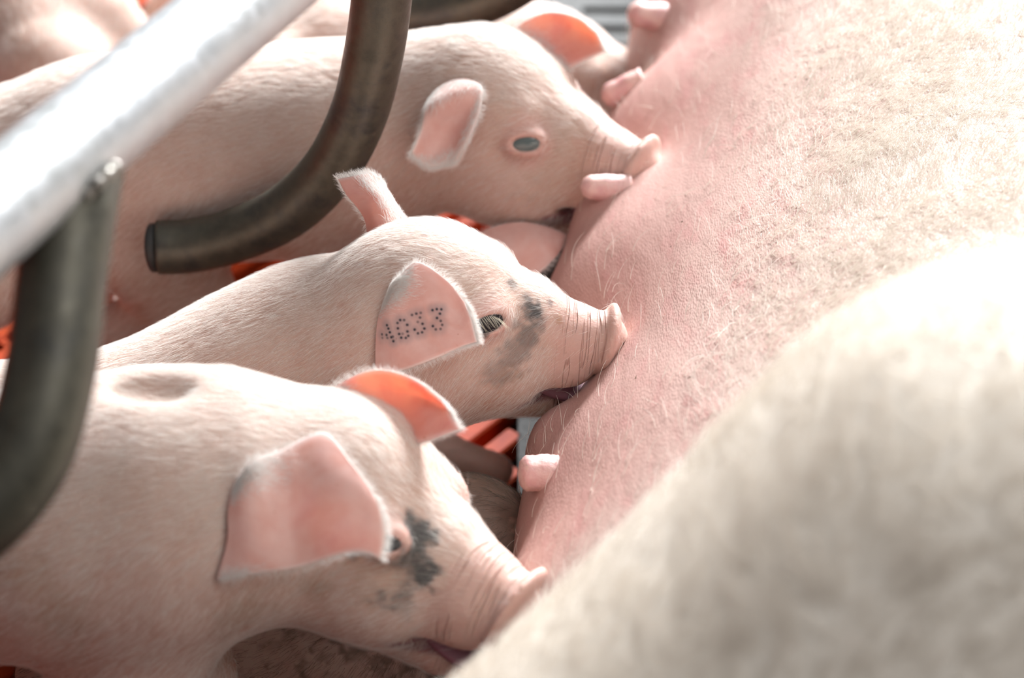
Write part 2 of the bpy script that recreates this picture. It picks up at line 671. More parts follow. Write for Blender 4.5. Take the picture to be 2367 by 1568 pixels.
# ------------------------------------------------------------------ the sow
def build_sow():
    F = Field()
    E3 = np.eye(3)
    sl = 0.17
    # long torso lying on its side, belly to the left
    ang = math.atan(sl)
    R = np.array([[math.cos(ang), -math.sin(ang), 0], [math.sin(ang), math.cos(ang), 0], [0, 0, 1]])
    for y in np.linspace(0.75, 2.45, 12):
        xc = 0.47 + sl * (y - 1.2)
        F.ell((xc, y, 0.115), R, (0.415, 0.30, 0.225), 0.06)
    # udder glands along the belly line
    for y, dx, z, r in ((0.90, 0.006, 0.12, 0.070), (1.01, 0.012, 0.12, 0.075), (1.19, 0.0, 0.125, 0.085), (1.36, 0.005, 0.125, 0.085), (1.53, 0.01, 0.13, 0.085), (1.70, 0.01, 0.13, 0.08), (1.88, 0.01, 0.13, 0.08)):
        x = 0.028 + sl * (y - 1.2) + 0.075 + dx
        F.ell((x, y, z), E3, (r, r * 1.05, r), 0.06)
    # lower row of glands, resting on the floor
    for y in (0.95, 1.12, 1.3, 1.48, 1.66, 1.84):
        F.ell((0.165 + sl * (y - 1.2), y, 0.05), E3, (0.085, 0.09, 0.075), 0.05)
    F.ell(P(1462, 530, 1.475), E3, (0.036, 0.035, 0.036), 0.03)
    F.ell(P(1312, 1045, 1.318), E3, (0.022, 0.026, 0.024), 0.02)
    F.ell(P(1345, 1165, 1.35), E3, (0.030, 0.03, 0.030), 0.024)
    # upper thigh and rump, nearest the camera
    A, B = P(2525, 1600, 0.95), P(1660, 2330, 0.95)
    F.cone(A, B, 0.166, 0.160, 0.03)
    C = np.array([0.52, 0.78, 0.26])
    F.cone(A, C, 0.166, 0.20, 0.05)
    F.cone(C, (0.62, 0.45, 0.22), 0.20, 0.21, 0.08)
    # hock and shank reaching forward under the thigh, below the frame
    F.cone(B, (-0.06, 0.42, 0.10), 0.13, 0.055, 0.05)
    F.cone((-0.06, 0.42, 0.10), (-0.22, 0.30, 0.05), 0.05, 0.035, 0.03)
    # chest, neck and head, far out of frame
    F.cone((0.62, 2.45, 0.2), (0.62, 2.9, 0.15), 0.24, 0.15, 0.1)
    F.cone((0.62, 2.9, 0.15), (0.5, 3.1, 0.11), 0.13, 0.09, 0.06)
    v, f = F.mesh(0.0055, lo=(-0.35, 0.15, -0.02), hi=(1.15, 3.3, 0.60), smooth=3)
    v[:, 2] = np.where(v[:, 2] < 0.002, 0.002, v[:, 2])
    return v, f


sow_v, sow_f = build_sow()
sow_t = bvh_of(sow_v, sow_f)
for q in ((1205, 1350), (1415, 760), (1525, 350), (1700, 100), (1900, 200), (2300, 20), (1560, 1000), (1560, 1135), (2200, 1200), (1250, 1090)):
    h_, n_ = hit(sow_t, *q)
    print('SOW', q, None if h_ is None else (np.round(h_, 3), round(float(to_px(h_)[2]), 3)))

sow = empty('sow', (0.5, 1.3, 0.0), 'large pale pink sow lying on her side at the right, suckling the piglets', 'pig')
SB = np.array([0.5, 1.3, 0.0])
xe = 0.028 + 0.17 * (sow_v[:, 1] - 1.2)
dxe = sow_v[:, 0] - xe + 0.03 * (vnoise(sow_v, 14) - 0.5)
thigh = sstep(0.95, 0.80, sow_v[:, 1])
udder = (1 - sstep(0.02, 0.20, dxe)) * (1 - thigh)
blotch = (1 - sstep(0.08, 0.24, dxe)) * (1 - thigh)
bumpy = (0.35 + 0.65 * sstep(0.05, 0.12, dxe)) * sstep(-0.03, 0.02, dxe) * (1 - 0.7 * sstep(0.16, 0.3, dxe)) + 0.12
mesh_obj('body', sow_v, sow_f, M_SOW, sow, dict(thigh=thigh, udder=udder, blotch=blotch, bumpy=bumpy), base=SB)


def sow_dens(c):
    dx = c[:, 0] - (0.028 + 0.17 * (c[:, 1] - 1.2))
    th = sstep(0.90, 0.80, c[:, 1])
    return np.maximum(0.02 + 0.98 * sstep(0.09, 0.2, dx + 0.04 * (vnoise(c, 20) - 0.5)), th)


pr_, ix_ = scatter(sow_v, sow_f, 46000, 5, sow_dens)
nv_ = vnormals(sow_v, sow_f)
nn_ = nrm_rows = nv_[sow_f[ix_, 0]]
fl = np.stack([0.7 + 1.6 * (vnoise(pr_, 22, 1) - 0.5), 0.55 + 2.2 * (vnoise(pr_, 22, 2) - 0.5), 1.2 * (vnoise(pr_, 22, 3) - 0.5)], 1)
hair_obj('coat', M_SOWHAIR, pr_, nn_, fl, 0.0165, 0.00013, sow, SB, lift=0.55, curl=0.45, wave=0.28, pts=6, seed=11)


def teat(px, py, d, direc, length, r0, r1, parent, base, rings=16, col=None):
    a = P(px, py, d)
    direc = nrm(direc)
    t = np.linspace(0, 1, rings)
    pts = a + direc * (t[:, None] * length - length * 0.35)
    rad = r0 + (r1 - r0) * t
    rad = rad * (1 + 0.018 * np.sin(t * 41) + 0.03 * np.sin(t * 13 + r0 * 900))
    tail = np.sqrt(np.clip(1 - ((t - 0.72) / 0.28).clip(0, 1) ** 2, 0.0, 1))
    rad = np.maximum(rad * tail, 0.0003)
    v, f = sweep(pts, rad, 28)
    return mesh_obj('teat', v, f, col or M_TEAT, parent, base=base)


def teat_mat():
    m, nt, p = nodes('teat_skin')
    co = objco(nt)
    c = mixc(nt, ramp(nt, tex_noise(nt, 90, 4, 0.6, co), [(0.4, (0, 0, 0)), (0.7, (1, 1, 1))]), (0.74, 0.50, 0.45), (0.62, 0.32, 0.32))
    L(nt, c, p.inputs['Base Color'])
    p.inputs['Roughness'].default_value = 0.45
    p.inputs['Subsurface Weight'].default_value = 0.3
    p.inputs['Subsurface Radius'].default_value = (1, 0.35, 0.2)
    p.inputs['Subsurface Scale'].default_value = 0.003
    L(nt, bump(nt, tex_noise(nt, 260, 3, 0.6, co), 0.6, 0.001), p.inputs['Normal'])
    return m


M_TEAT = teat_mat()

# ------------------------------------------------------------------ piglets
HEAD_K = 0.012


class Piglet:
    def __init__(self, name, skull, fwd, up, s, spine, label, group=None, vox=0.002, legs=(), eye=None):
        self.F = Field()
        self.s = s
        self.C = np.asarray(skull, float)
        f = nrm(fwd)
        l = nrm(np.cross(up, f))
        u = np.cross(f, l)
        self.R = np.array([f, l, u])
        self.spine = spine
        self.vox = vox
        self.name = name
        self.label = label
        self.group = group
        self.extra = []

    def h(self, x, y, z):
        return self.C + self.s * (np.array([x, y, z]) @ self.R)

    def head(self, open_mouth=True, eyes=True, ex=.0345, ez=.0045, es=1.0, sn=1.0):
        F, s, h, R = self.F, self.s, self.h, self.R
        F.ell(h(0, 0, 0), R, np.array([.048, .041, .039]) * s, .012 * s)
        F.cone(h(.004, 0, .002), h(.052, 0, -.010), .034 * s, .0265 * s, .014 * s)
        F.cone(h(.050, 0, -.013), h(.078, 0, -.018), .0260 * s, .0195 * s * sn, .012 * s)
        F.cone(h(.078, 0, -.018), h(.096, 0, -.0165), .0190 * s * sn, .0150 * s * sn, .008 * s)
        for q in (-1, 1):
            # brow, cheek, upper lip
            F.ell(h(.030, q * .021, .010), R, np.array([.017, .012, .012]) * s, .010 * s)
            F.ell(h(.020, q * .018, -.030), R, np.array([.050, .024, .032]) * s, .016 * s)
            F.ell(h(.070, q * .011, -.028), R, np.array([.024, .013, .015]) * s, .010 * s)
        # lower jaw
        F.cone(h(.028, 0, -.046), h(.070, 0, -.0580), .026 * s, .0120 * s, .010 * s)
        # mouth slit
        Rm = self.rot(-10)
        F.ell(h(.087, 0, -.0435), Rm, np.array([.029, .05, .0056]) * s, .003 * s, 's')
        # snout disc
        Rd = self.rot(-8)
        F.ell(h(.1005, 0, -.0155), Rd, np.array([.0058, .0192 * sn, .0190 * sn]) * s, .0028 * s)
        for q in (-1, 1):
            F.ell(h(.106, q * .0062, -.0165), R, np.array([.006, .0032, .0045]) * s, .002 * s, 's')
            # eye socket and lids
            if eyes:
                e = h(ex, q * (.0305 if q < 0 else .0265), ez)
                Re = self.eye_frame(q)
                F.ell(e, Re, np.array([.0142, .0086, .0105]) * s * (.4 + .6 * es), .006 * s)
                F.ell(e + Re[1] * .0068 * s, Re, np.array([.0112 * es, .0068, .0053 * es]) * s, .0020 * s, 's')
                self.extra.append(('eye', q, e, Re))
                self.es = es

    def rot(self, deg):
        a = math.radians(deg)
        f, l, u = self.R
        return np.array([math.cos(a) * f + math.sin(a) * u, l, -math.sin(a) * f + math.cos(a) * u])

    def eye_frame(self, q):
        f, l, u = self.R
        out = nrm(l * q * 0.86 + u * 0.30 + f * 0.36)
        ex = nrm(f - out * (f @ out))
        ex = nrm(ex * math.cos(math.radians(14)) + np.cross(out, ex) * math.sin(math.radians(14)) * (-q if False else 1) * (1 if q < 0 else -1))
        ez = np.cross(ex, out)
        return np.array([ex, out, ez])

    def body(self, st, k=0.03):
        """st: list of (point, radius)"""
        for (a, ra), (b, rb) in zip(st[:-1], st[1:]):
            self.F.cone(a, b, ra, rb, k)
        self.st = st

    def leg(self, pts, k=0.02):
        for (a, ra), (b, rb) in zip(pts[:-1], pts[1:]):
            self.F.cone(a, b, ra, rb, k)

    def build(self, blot=None, mesh_lo=None, mesh_hi=None):
        v, f = self.F.mesh(self.vox, smooth=2)
        v[:, 2] = np.maximum(v[:, 2], 0.001)
        self.v, self.f = v, f
        self.n = vnormals(v, f)
        self.tree = bvh_of(v, f)
        c = self.C.copy()
        base = np.array([c[0] - 0.1, c[1], 0.0])
        self.base = base
        self.root = empty(self.name, base, self.label, 'piglet', self.group)
        # pigment and dirt, plus the crouching piglet's painted shadow, kept on the skin
        loc = (v - self.C) @ self.R.T / self.s
        x, y, z = loc[:, 0], loc[:, 1], loc[:, 2]
        nz = vnoise(v, 120, 4)
        pink = np.clip(sstep(.060, .078, x + .012 * (nz - .5)) * 0.55, 0, 1)
        if len(self.extra):
            for _, q, e, Re in self.extra:
                dd = np.linalg.norm(v - e, axis=1) / self.s
                pink = np.maximum(pink, 0.75 * (1 - sstep(.010, .019, dd)))
        pink = np.maximum(pink, 0.18 * (1 - sstep(-.02, .02, z)) * (x > -0.05))
        mouth = (1 - sstep(.0040, .0085, np.abs(z + .0435 + (x - .087) * -.176))) * sstep(.052, .060, x) * (x < .12)
        dark = np.zeros(len(v))
        brown = np.zeros(len(v))
        n5 = 0.5 * vnoise(v, 160, 6) + 0.5 * vnoise(v, 420, 7)
        for kind, px, py, r, amt in (blot or []):
            hp, hn = hit(self.tree, px, py)
            if hp is None:
                continue
            dd = np.linalg.norm(v - hp, axis=1)
            m = amt * (1 - sstep(r * 0.35, r, dd + (n5 - 0.5) * r * 1.5))
            if kind == 'd':
                dark = np.maximum(dark, m)
            elif kind == 'p':
                pink = np.maximum(pink, m)
            else:
                brown = np.maximum(brown, m)
        self.dirt = np.clip(dark * 1.1 + brown * .5, 0, .9)
        mesh_obj('body', v, f, M_SKIN, self.root, dict(pink=pink, mouth=mouth, dark=dark, brown=brown, hx=x, snout=sstep(.068, .080, x) * (1 - sstep(.097, .1, x))), base=base)
        return self

    def tongue(self):
        n = 20
        th, ph = np.meshgrid(np.linspace(0, np.pi, n), np.linspace(0, 2 * np.pi, 2 * n, endpoint=False), indexing='ij')
        sp = np.stack([np.sin(th) * np.cos(ph), np.sin(th) * np.sin(ph), np.cos(th)], -1).reshape(-1, 3)
        V = self.h(.078, -.002, -.0475) + (sp * np.array([.022, .0125, .0058]) * self.s) @ self.rot(-12)
        i = np.arange(n - 1)[:, None]
        j = np.arange(2 * n)[None, :]
        Fq = np.stack([i * 2 * n + j, (i + 1) * 2 * n + j, (i + 1) * 2 * n + (j + 1) % (2 * n), i * 2 * n + (j + 1) % (2 * n)], -1).reshape(-1, 4)
        mesh_obj('tongue', V, Fq, M_TONGUE, self.root, base=self.base)

    def eyes(self, mat, lashes=True):
        s = self.s
        self.tongue()
        for _, q, e, Re in self.extra:
            n = 20
            th, ph = np.meshgrid(np.linspace(0, np.pi, n), np.linspace(0, 2 * np.pi, 2 * n, endpoint=False), indexing='ij')
            sp = np.stack([np.sin(th) * np.cos(ph), np.sin(th) * np.sin(ph), np.cos(th)], -1).reshape(-1, 3)
            c = e - Re[1] * (.0006 + .002 * (1 - self.es)) * s
            V = c + (sp * np.array([.0125 * (.25 + .75 * self.es), .0074 * (.4 + .6 * self.es), .0094 * (.25 + .75 * self.es)]) * s) @ Re
            i = np.arange(n - 1)[:, None]
            j = np.arange(2 * n)[None, :]
            Fq = np.stack([i * 2 * n + j, (i + 1) * 2 * n + j, (i + 1) * 2 * n + (j + 1) % (2 * n), i * 2 * n + (j + 1) % (2 * n)], -1).reshape(-1, 4)
            eo = mesh_obj('eye', V, Fq, mat, self.root, base=self.base)
            if lashes and q < 0:
                m = 15
                t = np.linspace(-1, 1, m)
                roots = e + (np.stack([t * .0072, np.full(m, .0072), -.0040 * (1 - t * t) - 0.0010], 1) * s) @ Re
                dirs = Re[2][None, :] * 1.0 + Re[0][None, :] * (0.45 + 0.25 * t[:, None])
                nn = np.repeat(Re[1][None, :], m, 0)
                roots = np.repeat(roots, 2, 0)
                ho = hair_obj('eyelashes', M_LASH, roots, np.repeat(nn, 2, 0), np.repeat(dirs, 2, 0), 0.0080 * s, 0.00008, self.root, self.base, lift=0.7, curl=0.1, wave=0.10, pts=6, seed=4)

    def coat(self, n, length=0.0075, rad=0.00006, seed=21, lift=0.27, mat=None):
        C, R, s = self.C, self.R, self.s

        def dens(c):
            loc = (c - C) @ R.T / s
            d = 1 - 0.96 * sstep(.062, .080, loc[:, 0])
            for _, q, e, Re in self.extra:
                d = d * sstep(.007, .010, np.linalg.norm(c - e, axis=1) / s)
            return d
        p, idx = scatter(self.v, self.f, n, seed, dens)
        nn = self.n[self.f[idx, 0]]
        # comb: backwards along the spine, sinking down the flanks
        pts = np.array([a for a, _ in self.st])
        ctr = 0.5 * (pts[1:] + pts[:-1])
        tan = pts[1:] - pts[:-1]
        tan /= np.linalg.norm(tan, axis=1)[:, None]
        d2 = ((p[:, None, :] - ctr[None]) ** 2).sum(2)
        w = np.exp(-d2 / 0.004)
        hx = (p - C) @ R[0]
        wh = np.exp(-((p - self.h(.03, 0, -.01)) ** 2).sum(1) / 0.005)
        fl = (w[:, :, None] * tan[None]).sum(1) + wh[:, None] * (-R[0])[None] * 1.0
        fl /= np.linalg.norm(fl, axis=1)[:, None] + 1e-9
        side = 1 - np.abs(nn[:, 2])
        fl = fl + np.array([0, 0, -1.0])[None] * (0.75 * side)[:, None]
        fl = fl + (np.stack([vnoise(p, 45, 1), vnoise(p, 45, 2), vnoise(p, 45, 3)], 1) - 0.5) * 0.55
        hair_obj('coat', mat or M_HAIR, p, nn, fl, length, rad, self.root, self.base, lift=lift, curl=0.12, wave=0.13, seed=seed, dirt=self.dirt[self.f[idx, 0]] * np.random.default_rng(seed).uniform(.3, 1.0, n))

    def ear(self, net, thick=0.0022, mat=None, tattoo=None, hairs=1500, rimw=0.055, nu=90, nv=90, seed=5, clear=0, hl=0.0038, zone=None):
        """net: rows of control points (px, py, depth), base row first"""
        net = [[list(q) for q in row] for row in net]
        if clear:
            for a, row in enumerate(net):
                for q in row:
                    hp, _ = hit(self.tree, q[0], q[1])
                    if hp is not None:
                        q[2] = min(q[2], to_px(hp)[2] - (clear if a else .0012))
        net = np.array([[P(*q) for q in row] for row in net])
        g = crom(net, nu)
        g = np.swapaxes(crom(np.swapaxes(g, 0, 1), nv), 0, 1)
        du = np.gradient(g, axis=0)
        dv = np.gradient(g, axis=1)
        n = np.cross(du, dv)
        n /= np.linalg.norm(n, axis=2)[:, :, None] + 1e-12
        if (n.reshape(-1, 3).mean(0) @ FW) > 0:
            n = -n
            fl = True
        else:
            fl = False
        u = np.linspace(0, 1, nu)[:, None] * np.ones((1, nv))
        v = np.ones((nu, 1)) * np.linspace(0, 1, nv)[None]
        edge = np.minimum(np.minimum(v, 1 - v), (1 - u))
        th = thick * (0.35 + 0.65 * np.sqrt(np.clip(edge / 0.06, 0, 1))) * (1.6 - 0.7 * u)
        top = (g + n * th[:, :, None] / 2).reshape(-1, 3)
        bot = (g - n * th[:, :, None] / 2).reshape(-1, 3)
        V = np.concatenate([top, bot])
        i = np.arange(nu - 1)[:, None]
        j = np.arange(nv - 1)[None]
        q = np.stack([i * nv + j, (i + 1) * nv + j, (i + 1) * nv + j + 1, i * nv + j + 1], -1).reshape(-1, 4)
        N = nu * nv
        Fq = [q, q[:, ::-1] + N]
        ring = np.concatenate([np.arange(nv), np.arange(1, nu) * nv + nv - 1, (nu - 1) * nv + np.arange(nv - 2, -1, -1), np.arange(nu - 2, 0, -1) * nv])
        r2 = np.roll(ring, -1)
        Fq.append(np.stack([ring, r2, r2 + N, ring + N], 1))
        Fq = np.concatenate(Fq)
        rim = (1 - sstep(0.0, rimw, edge)).ravel()
        zf = np.zeros(nu * nv)
        if zone:
            zf = zone(u.ravel(), v.ravel())
            rim = np.maximum(rim, zf * 0.08)
        at = dict(rim=np.concatenate([rim, rim * 0 + 0.6]), ink=np.zeros(2 * N), halo=np.zeros(2 * N))
        if tattoo:
            tr = bvh_of(V, Fq)
            for x, y, a in tattoo:
                px, py = 860 + x / 10.455, 680 + y / 10.455
                hp, hn = hit(tr, px, py)
                if hp is None:
                    continue
                dd = np.linalg.norm(V - hp, axis=1)
                at['ink'] = np.maximum(at['ink'], a * (1 - sstep(0.00035, 0.00105, dd)))
                at['halo'] = np.maximum(at['halo'], 0.62 * a * (1 - sstep(0.0008, 0.0052, dd)))
            at['ink'][N:] = 0
            at['halo'][N:] = 0
        eo = mesh_obj('ear', V, Fq, mat or M_EAR, self.root, at, base=self.base)
        # hair: along the rim and over the back
        r = np.random.default_rng(seed)
        m = hairs
        a = r.random(m)
        k = (a * len(ring)).astype(int)
        keep = (ring[k] // nv) > 2
        k = k[keep]
        gg = g.reshape(-1, 3)
        rp = gg[ring[k]]
        ctr = gg.mean(0)
        outd = rp - ctr
        outd /= np.linalg.norm(outd, axis=1)[:, None]
        nn = n.reshape(-1, 3)[ring[k]] * r.choice([-1, 1], len(k))[:, None]
        tip = g[-1].mean(0) - g[0].mean(0)
        hair_obj('ear_hair', M_RIMHAIR, rp, nn, outd * 0.8 + nrm(tip) * 0.5, hl, 0.00006, eo, self.base, lift=0.5, curl=0.2, wave=0.2, seed=seed)
        if zone:
            rz = np.random.default_rng(seed + 9)
            k = rz.choice(len(zf), 2600, p=zf / zf.sum())
            hair_obj('ear_tuft', M_RIMHAIR, top[k], n.reshape(-1, 3)[k], np.repeat(nrm(tip)[None], len(k), 0), hl, 0.00006, eo, self.base, lift=0.35, curl=0.15, wave=0.25, seed=seed + 2)
        # back of the ear
        m = hairs * 2
        k = r.integers(0, N, m)
        rp = bot[k]
        nn = -n.reshape(-1, 3)[k]
        hair_obj('ear_fur', M_RIMHAIR, rp, nn, np.repeat(nrm(tip)[None], m, 0), hl, 0.00006, eo, self.base, lift=0.3, curl=0.1, wave=0.2, seed=seed + 1)
        return eo

    def tail(self):
        if getattr(self, 'no_tail', False):
            return
        a, r = self.st[-1]
        t = nrm(np.array(self.st[-1][0]) - np.array(self.st[-2][0]))
        a = np.array(a) + t * r * .9 + np.array([0, 0, r * .3])
        sd = nrm(np.cross(t, [0, 0, 1.0]))
        k = np.linspace(0, 1, 30)
        pts = a + t * (k[:, None] * .05) + sd * (.010 * np.sin(k * 7) * k)[:, None] + np.array([0, 0, 1.0]) * (-.02 * k + .012 * np.cos(k * 7) * k)[:, None]
        v, f = sweep(pts, .0055 * (1 - .75 * k) + .0008, 16)
        mesh_obj('tail', v, f, M_SKIN, self.root, base=self.base)

    def hooves(self, pts):
        self.tail()
        for p in pts:
            p = np.array(p)
            v, f = sweep([p + [0.004, 0, 0.016], p + [0.006, 0, 0.008], p + [0.009, 0, 0.002]], [0.0105, 0.0115, 0.012], 20)
            mesh_obj('hoof', v, f, M_HOOF, self.root, base=self.base)


M_LASH = hair_mat('eyelash', (0.92, 0.88, 0.72), 0.2)


def std_legs(pg, front, hind, fr=0.024):
    feet = []
    for x, y, z in front:
        a = np.array([x, y, z])
        kn = np.array([x + .004, y, max(.07, z * .45)])
        an = np.array([x - .002, y, .026])
        ft = np.array([x + .008, y, .010])
        pg.leg([(a, fr), (kn, .0145), (an, .0105), (ft, .011)])
        feet.append((x + .004, y, 0))
    for x, y, z in hind:
        a = np.array([x, y, z])
        st = np.array([x + .03, y, max(.085, z * .6)])
        hk = np.array([x - .025, y, max(.055, z * .4)])
        an = np.array([x - .006, y, .024])
        ft = np.array([x + .004, y, .010])
        pg.leg([(a, fr * 1.35), (st, .026), (hk, .014), (an, .011), (ft, .011)])
        feet.append((x, y, 0))
    return feet


Z = np.array([0, 0, 1.0])

# ---- middle piglet, in focus, number tattooed in its ear
mid = Piglet('piglet', P(985, 688, 1.308), (1.0, -0.03, -0.10), Z, 1.0, None,
             'middle piglet in sharp focus, dotted number tattooed in its ear, snout pressed to the udder', 'piglets suckling in a row', vox=0.0013)
mid.head(ex=.0315, ez=.0095, sn=1.07)
bd = 1.358
mst = [(mid.C, .034), (P(890, 800, 1.325), .050), (P(750, 862, bd - .005), .0600), (P(600, 940, bd), .0620), (P(430, 1022, bd), .0600), (P(230, 1082, bd), .0580), (P(0, 1092, bd), .057), (P(-260, 1100, bd), .055)]
mid.body(mst)
mf = std_legs(mid, [(P(740, 900, bd)[0], P(740, 900, bd)[1] - .028, .10), (P(740, 900, bd)[0] + .015, P(740, 900, bd)[1] + .03, .10)],
              [(P(-200, 1000, bd)[0], P(-200, 1000, bd)[1] - .028, .12), (P(-200, 1000, bd)[0], P(-200, 1000, bd)[1] + .03, .12)])
mid.build([('d', 1235, 722, .0085, 1.0), ('d', 1222, 708, .004, .8), ('d', 1185, 655, .004, .6), ('d', 1270, 700, .004, .6), ('d', 1218, 780, .009, .65), ('d', 1190, 825, .012, .5), ('d', 1155, 865, .010, .35), ('d', 1250, 755, .006, .5), ('d', 1222, 690, .004, .7),
           ('d', 1190, 750, .005, .4), ('d', 1120, 772, .004, .8), ('b', 1180, 870, .010, .3), ('b', 1290, 740, .004, .5), ('b', 1150, 930, .02, .22), ('b', 1240, 960, .014, .3)])
print('MID verts', len(mid.v))
mid.eyes(M_EYE)
mid.hooves(mf)
mid.coat(76000, .0072, .000043)
TAT = [(360, 755, 1), (395, 835, 1), (430, 925, 1), (465, 1045, 1), (515, 1140, 1), (350, 990, .9), (240, 975, .8), (370, 1060, .6), (250, 1060, .5),
       (680, 630, 1), (775, 630, .8), (615, 700, .9), (625, 830, 1), (850, 745, 1), (855, 905, 1), (655, 965, 1), (705, 1055, 1), (815, 1060, .9), (875, 1010, .9), (500, 1030, .8), (740, 960, .5),
       (965, 505, .8), (1070, 475, .9), (1175, 455, .7), (1160, 570, .8), (1105, 675, .6), (1220, 720, 1), (1265, 835, 1), (1210, 925, .9), (1110, 950, .9), (1030, 860, 1),
       (1460, 390, 1), (1565, 365, 1), (1675, 370, 1), (1640, 475, 1), (1570, 580, 1), (1660, 650, .8), (1695, 745, .8), (1655, 845, .7), (1540, 855, .8), (1470, 775, 1)]
D = 1.310
mid.ear([[(905, 668, D - .030), (880, 735, D - .036), (872, 800, D - .040), (872, 866, D - .040)],
         [(925, 638, D - .034), (912, 712, D - .040), (915, 785, D - .045), (925, 858, D - .046)],
         [(967, 607, D - .040), (985, 690, D - .044), (990, 770, D - .050), (1000, 832, D - .052)],
         [(1035, 650, D - .046), (1048, 708, D - .049), (1055, 765, D - .052), (1062, 804, D - .053)],
         [(1074, 702, D - .050), (1088, 733, D - .052), (1096, 763, D - .053), (1103, 791, D - .054)]],
        tattoo=TAT, hairs=2200, rimw=.04, nu=170, nv=190, mat=M_EARN, clear=.006, zone=lambda u, v: np.clip((1 - sstep(.10, .40, v)) * (1 - sstep(.2, .5, u)), 0, 1))
mid.ear([[(975, 560, D + .020), (935, 568, D + .010), (895, 570, D + .004), (850, 566, D + .008)],
         [(930, 498, D + .026), (905, 505, D + .010), (873, 510, D + .006), (846, 512, D + .014)],
         [(898, 450, D + .028), (880, 455, D + .012), (855, 462, D + .010), (825, 478, D + .014)],
         [(880, 418, D + .026), (855, 430, D + .014), (828, 442, D + .012), (802, 452, D + .014)],
         [(855, 401, D + .022), (830, 405, D + .016), (805, 410, D + .015), (781, 414, D + .015)]],
        hairs=1500, seed=15, zone=lambda u, v: (1 - sstep(.35, .6, v)) * (1 - .6 * sstep(.5, 1, u)))

# ---- near piglet, bottom left
psi = math.radians(31)
near = Piglet('piglet', P(790, 1122, 1.198), (math.cos(psi), -math.sin(psi), -0.17), nrm((-.05, .22, 1)), 1.06, None,
              'nearest piglet at the bottom left with grey-smeared face, large ear flap toward the camera', 'piglets suckling in a row', vox=0.0019)
near.head(ex=.042, ez=.008, es=.8, sn=1.24)
nst = [(near.C, .036), (P(690, 1165, 1.208), .0475), (P(520, 1158, 1.198), .0605), (P(350, 1176, 1.192), .0645), (P(130, 1210, 1.192), .0640), (P(-150, 1230, 1.215), .064), (P(-400, 1230, 1.215), .056)]
near.body(nst)
near.F.ell(P(352, 905, 1.163), np.eye(3), (.018, .011, .0065), .018, 's')
# loose shoulder and elbow skin hanging below
near.F.cone(P(330, 1330, 1.20), P(300, 1530, 1.215), .050, .040, .03)
q = P(330, 1330, 1.215)
q2 = P(-330, 1250, 1.215)
nf = std_legs(near, [(q[0], q[1] - .03, .10), (q[0] + .02, q[1] - .006, .10)], [(q2[0], q2[1] - .03, .12), (q2[0] - .03, q2[1] + .0, .12)])
near.build([('d', 968, 1235, .012, 1), ('d', 975, 1325, .011, 1), ('d', 950, 1285, .012, .8), ('d', 930, 1390, .010, .5), ('d', 885, 1390, .006, .6), ('b', 880, 1330, .022, .35), ('b', 560, 1420, .02, .4), ('b', 660, 1450, .022, .5), ('b', 740, 1360, .01, .4),
            ('b', 140, 1430, .02, .35), ('b', 60, 1340, .02, .25), ('p', 915, 1230, .012, .9), ('d', 815, 1280, .004, .7)])
near.eyes(M_EYE, False)
near.hooves(nf)
near.coat(62000, .0080, .00005, 31)

D = 1.205
near.ear([[(545, 1112, D - .034), (530, 1180, D - .042), (526, 1250, D - .046), (500, 1342, D - .050)],
          [(585, 1064, D - .044), (580, 1160, D - .054), (586, 1250, D - .058), (572, 1328, D - .060)],
          [(650, 1040, D - .050), (665, 1140, D - .064), (680, 1240, D - .068), (690, 1312, D - .068)],
          [(750, 1002, D - .056), (765, 1110, D - .070), (785, 1210, D - .074), (790, 1280, D - .074)],
          [(815, 1075, D - .066), (832, 1135, D - .072), (842, 1205, D - .075), (845, 1278, D - .076)],
          [(868, 1150, D - .072), (884, 1195, D - .074), (890, 1240, D - .076), (880, 1295, D - .076)]],
         hairs=1700, seed=35, nu=110, nv=100, mat=M_EARN, clear=.007, zone=lambda u, v: np.clip((1 - sstep(.05, .35, v)) * (1 - sstep(.2, .5, u)) + sstep(.85, 1., v) * (1 - sstep(.1, .3, u)), 0, 1))
near.ear([[(745, 930, D - .006), (790, 960, D - .018), (850, 985, D - .022), (905, 1030, D - .020)],
          [(790, 885, D - .002), (835, 930, D - .004), (880, 975, D - .006), (925, 1040, D - .022)],
          [(870, 856, D - .008), (905, 905, D - .004), (935, 960, D - .008), (955, 1030, D - .024)],
          [(955, 877, D - .018), (975, 915, D - .012), (990, 955, D - .018), (1000, 1015, D - .028)],
          [(1020, 925, D - .026), (1035, 945, D - .024), (1045, 965, D - .026), (1062, 992, D - .030)]],
         hairs=1500, seed=36, zone=lambda u, v: 1 - sstep(.12, .34, u))

# ---- far piglet at the top, behind the curved bar
psi = math.radians(28)
top = Piglet('piglet', P(1112, 236, 1.50), (math.cos(psi), -math.sin(psi), -0.01), nrm((-.05, .1, 1)), 1.10, None,
             'upper piglet with grey eye and crumpled ear, its flank crossed by the curved steel bar', 'piglets suckling in a row', vox=0.0021)
top.head(ex=.045, ez=.000, es=.8, sn=1.15)
tst = [(top.C, .042), (P(980, 280, 1.53), .051), (P(820, 325, 1.54), .060), (P(650, 350, 1.545), .0635), (P(450, 362, 1.545), .0640), (P(230, 375, 1.545), .0625), (P(60, 392, 1.545), .055)]
top.body(tst)
top.F.cone(P(70, 440, 1.54), P(-40, 640, 1.52), .050, .034, .02)
q, q2 = P(830, 400, 1.54), P(285, 400, 1.545)
tf = std_legs(top, [(q[0] - .02, q[1] - .012, .12), (q[0] + .02, q[1] + .03, .12)], [(q2[0] + .01, q2[1] - .03, .12), (q2[0] - .02, q2[1] + .03, .12)])
top.build([('b', 1290, 440, .03, .2), ('b', 1330, 350, .02, .25), ('p', 1215, 300, .016, .5)])
top.eyes(M_EYE_GREY, False)
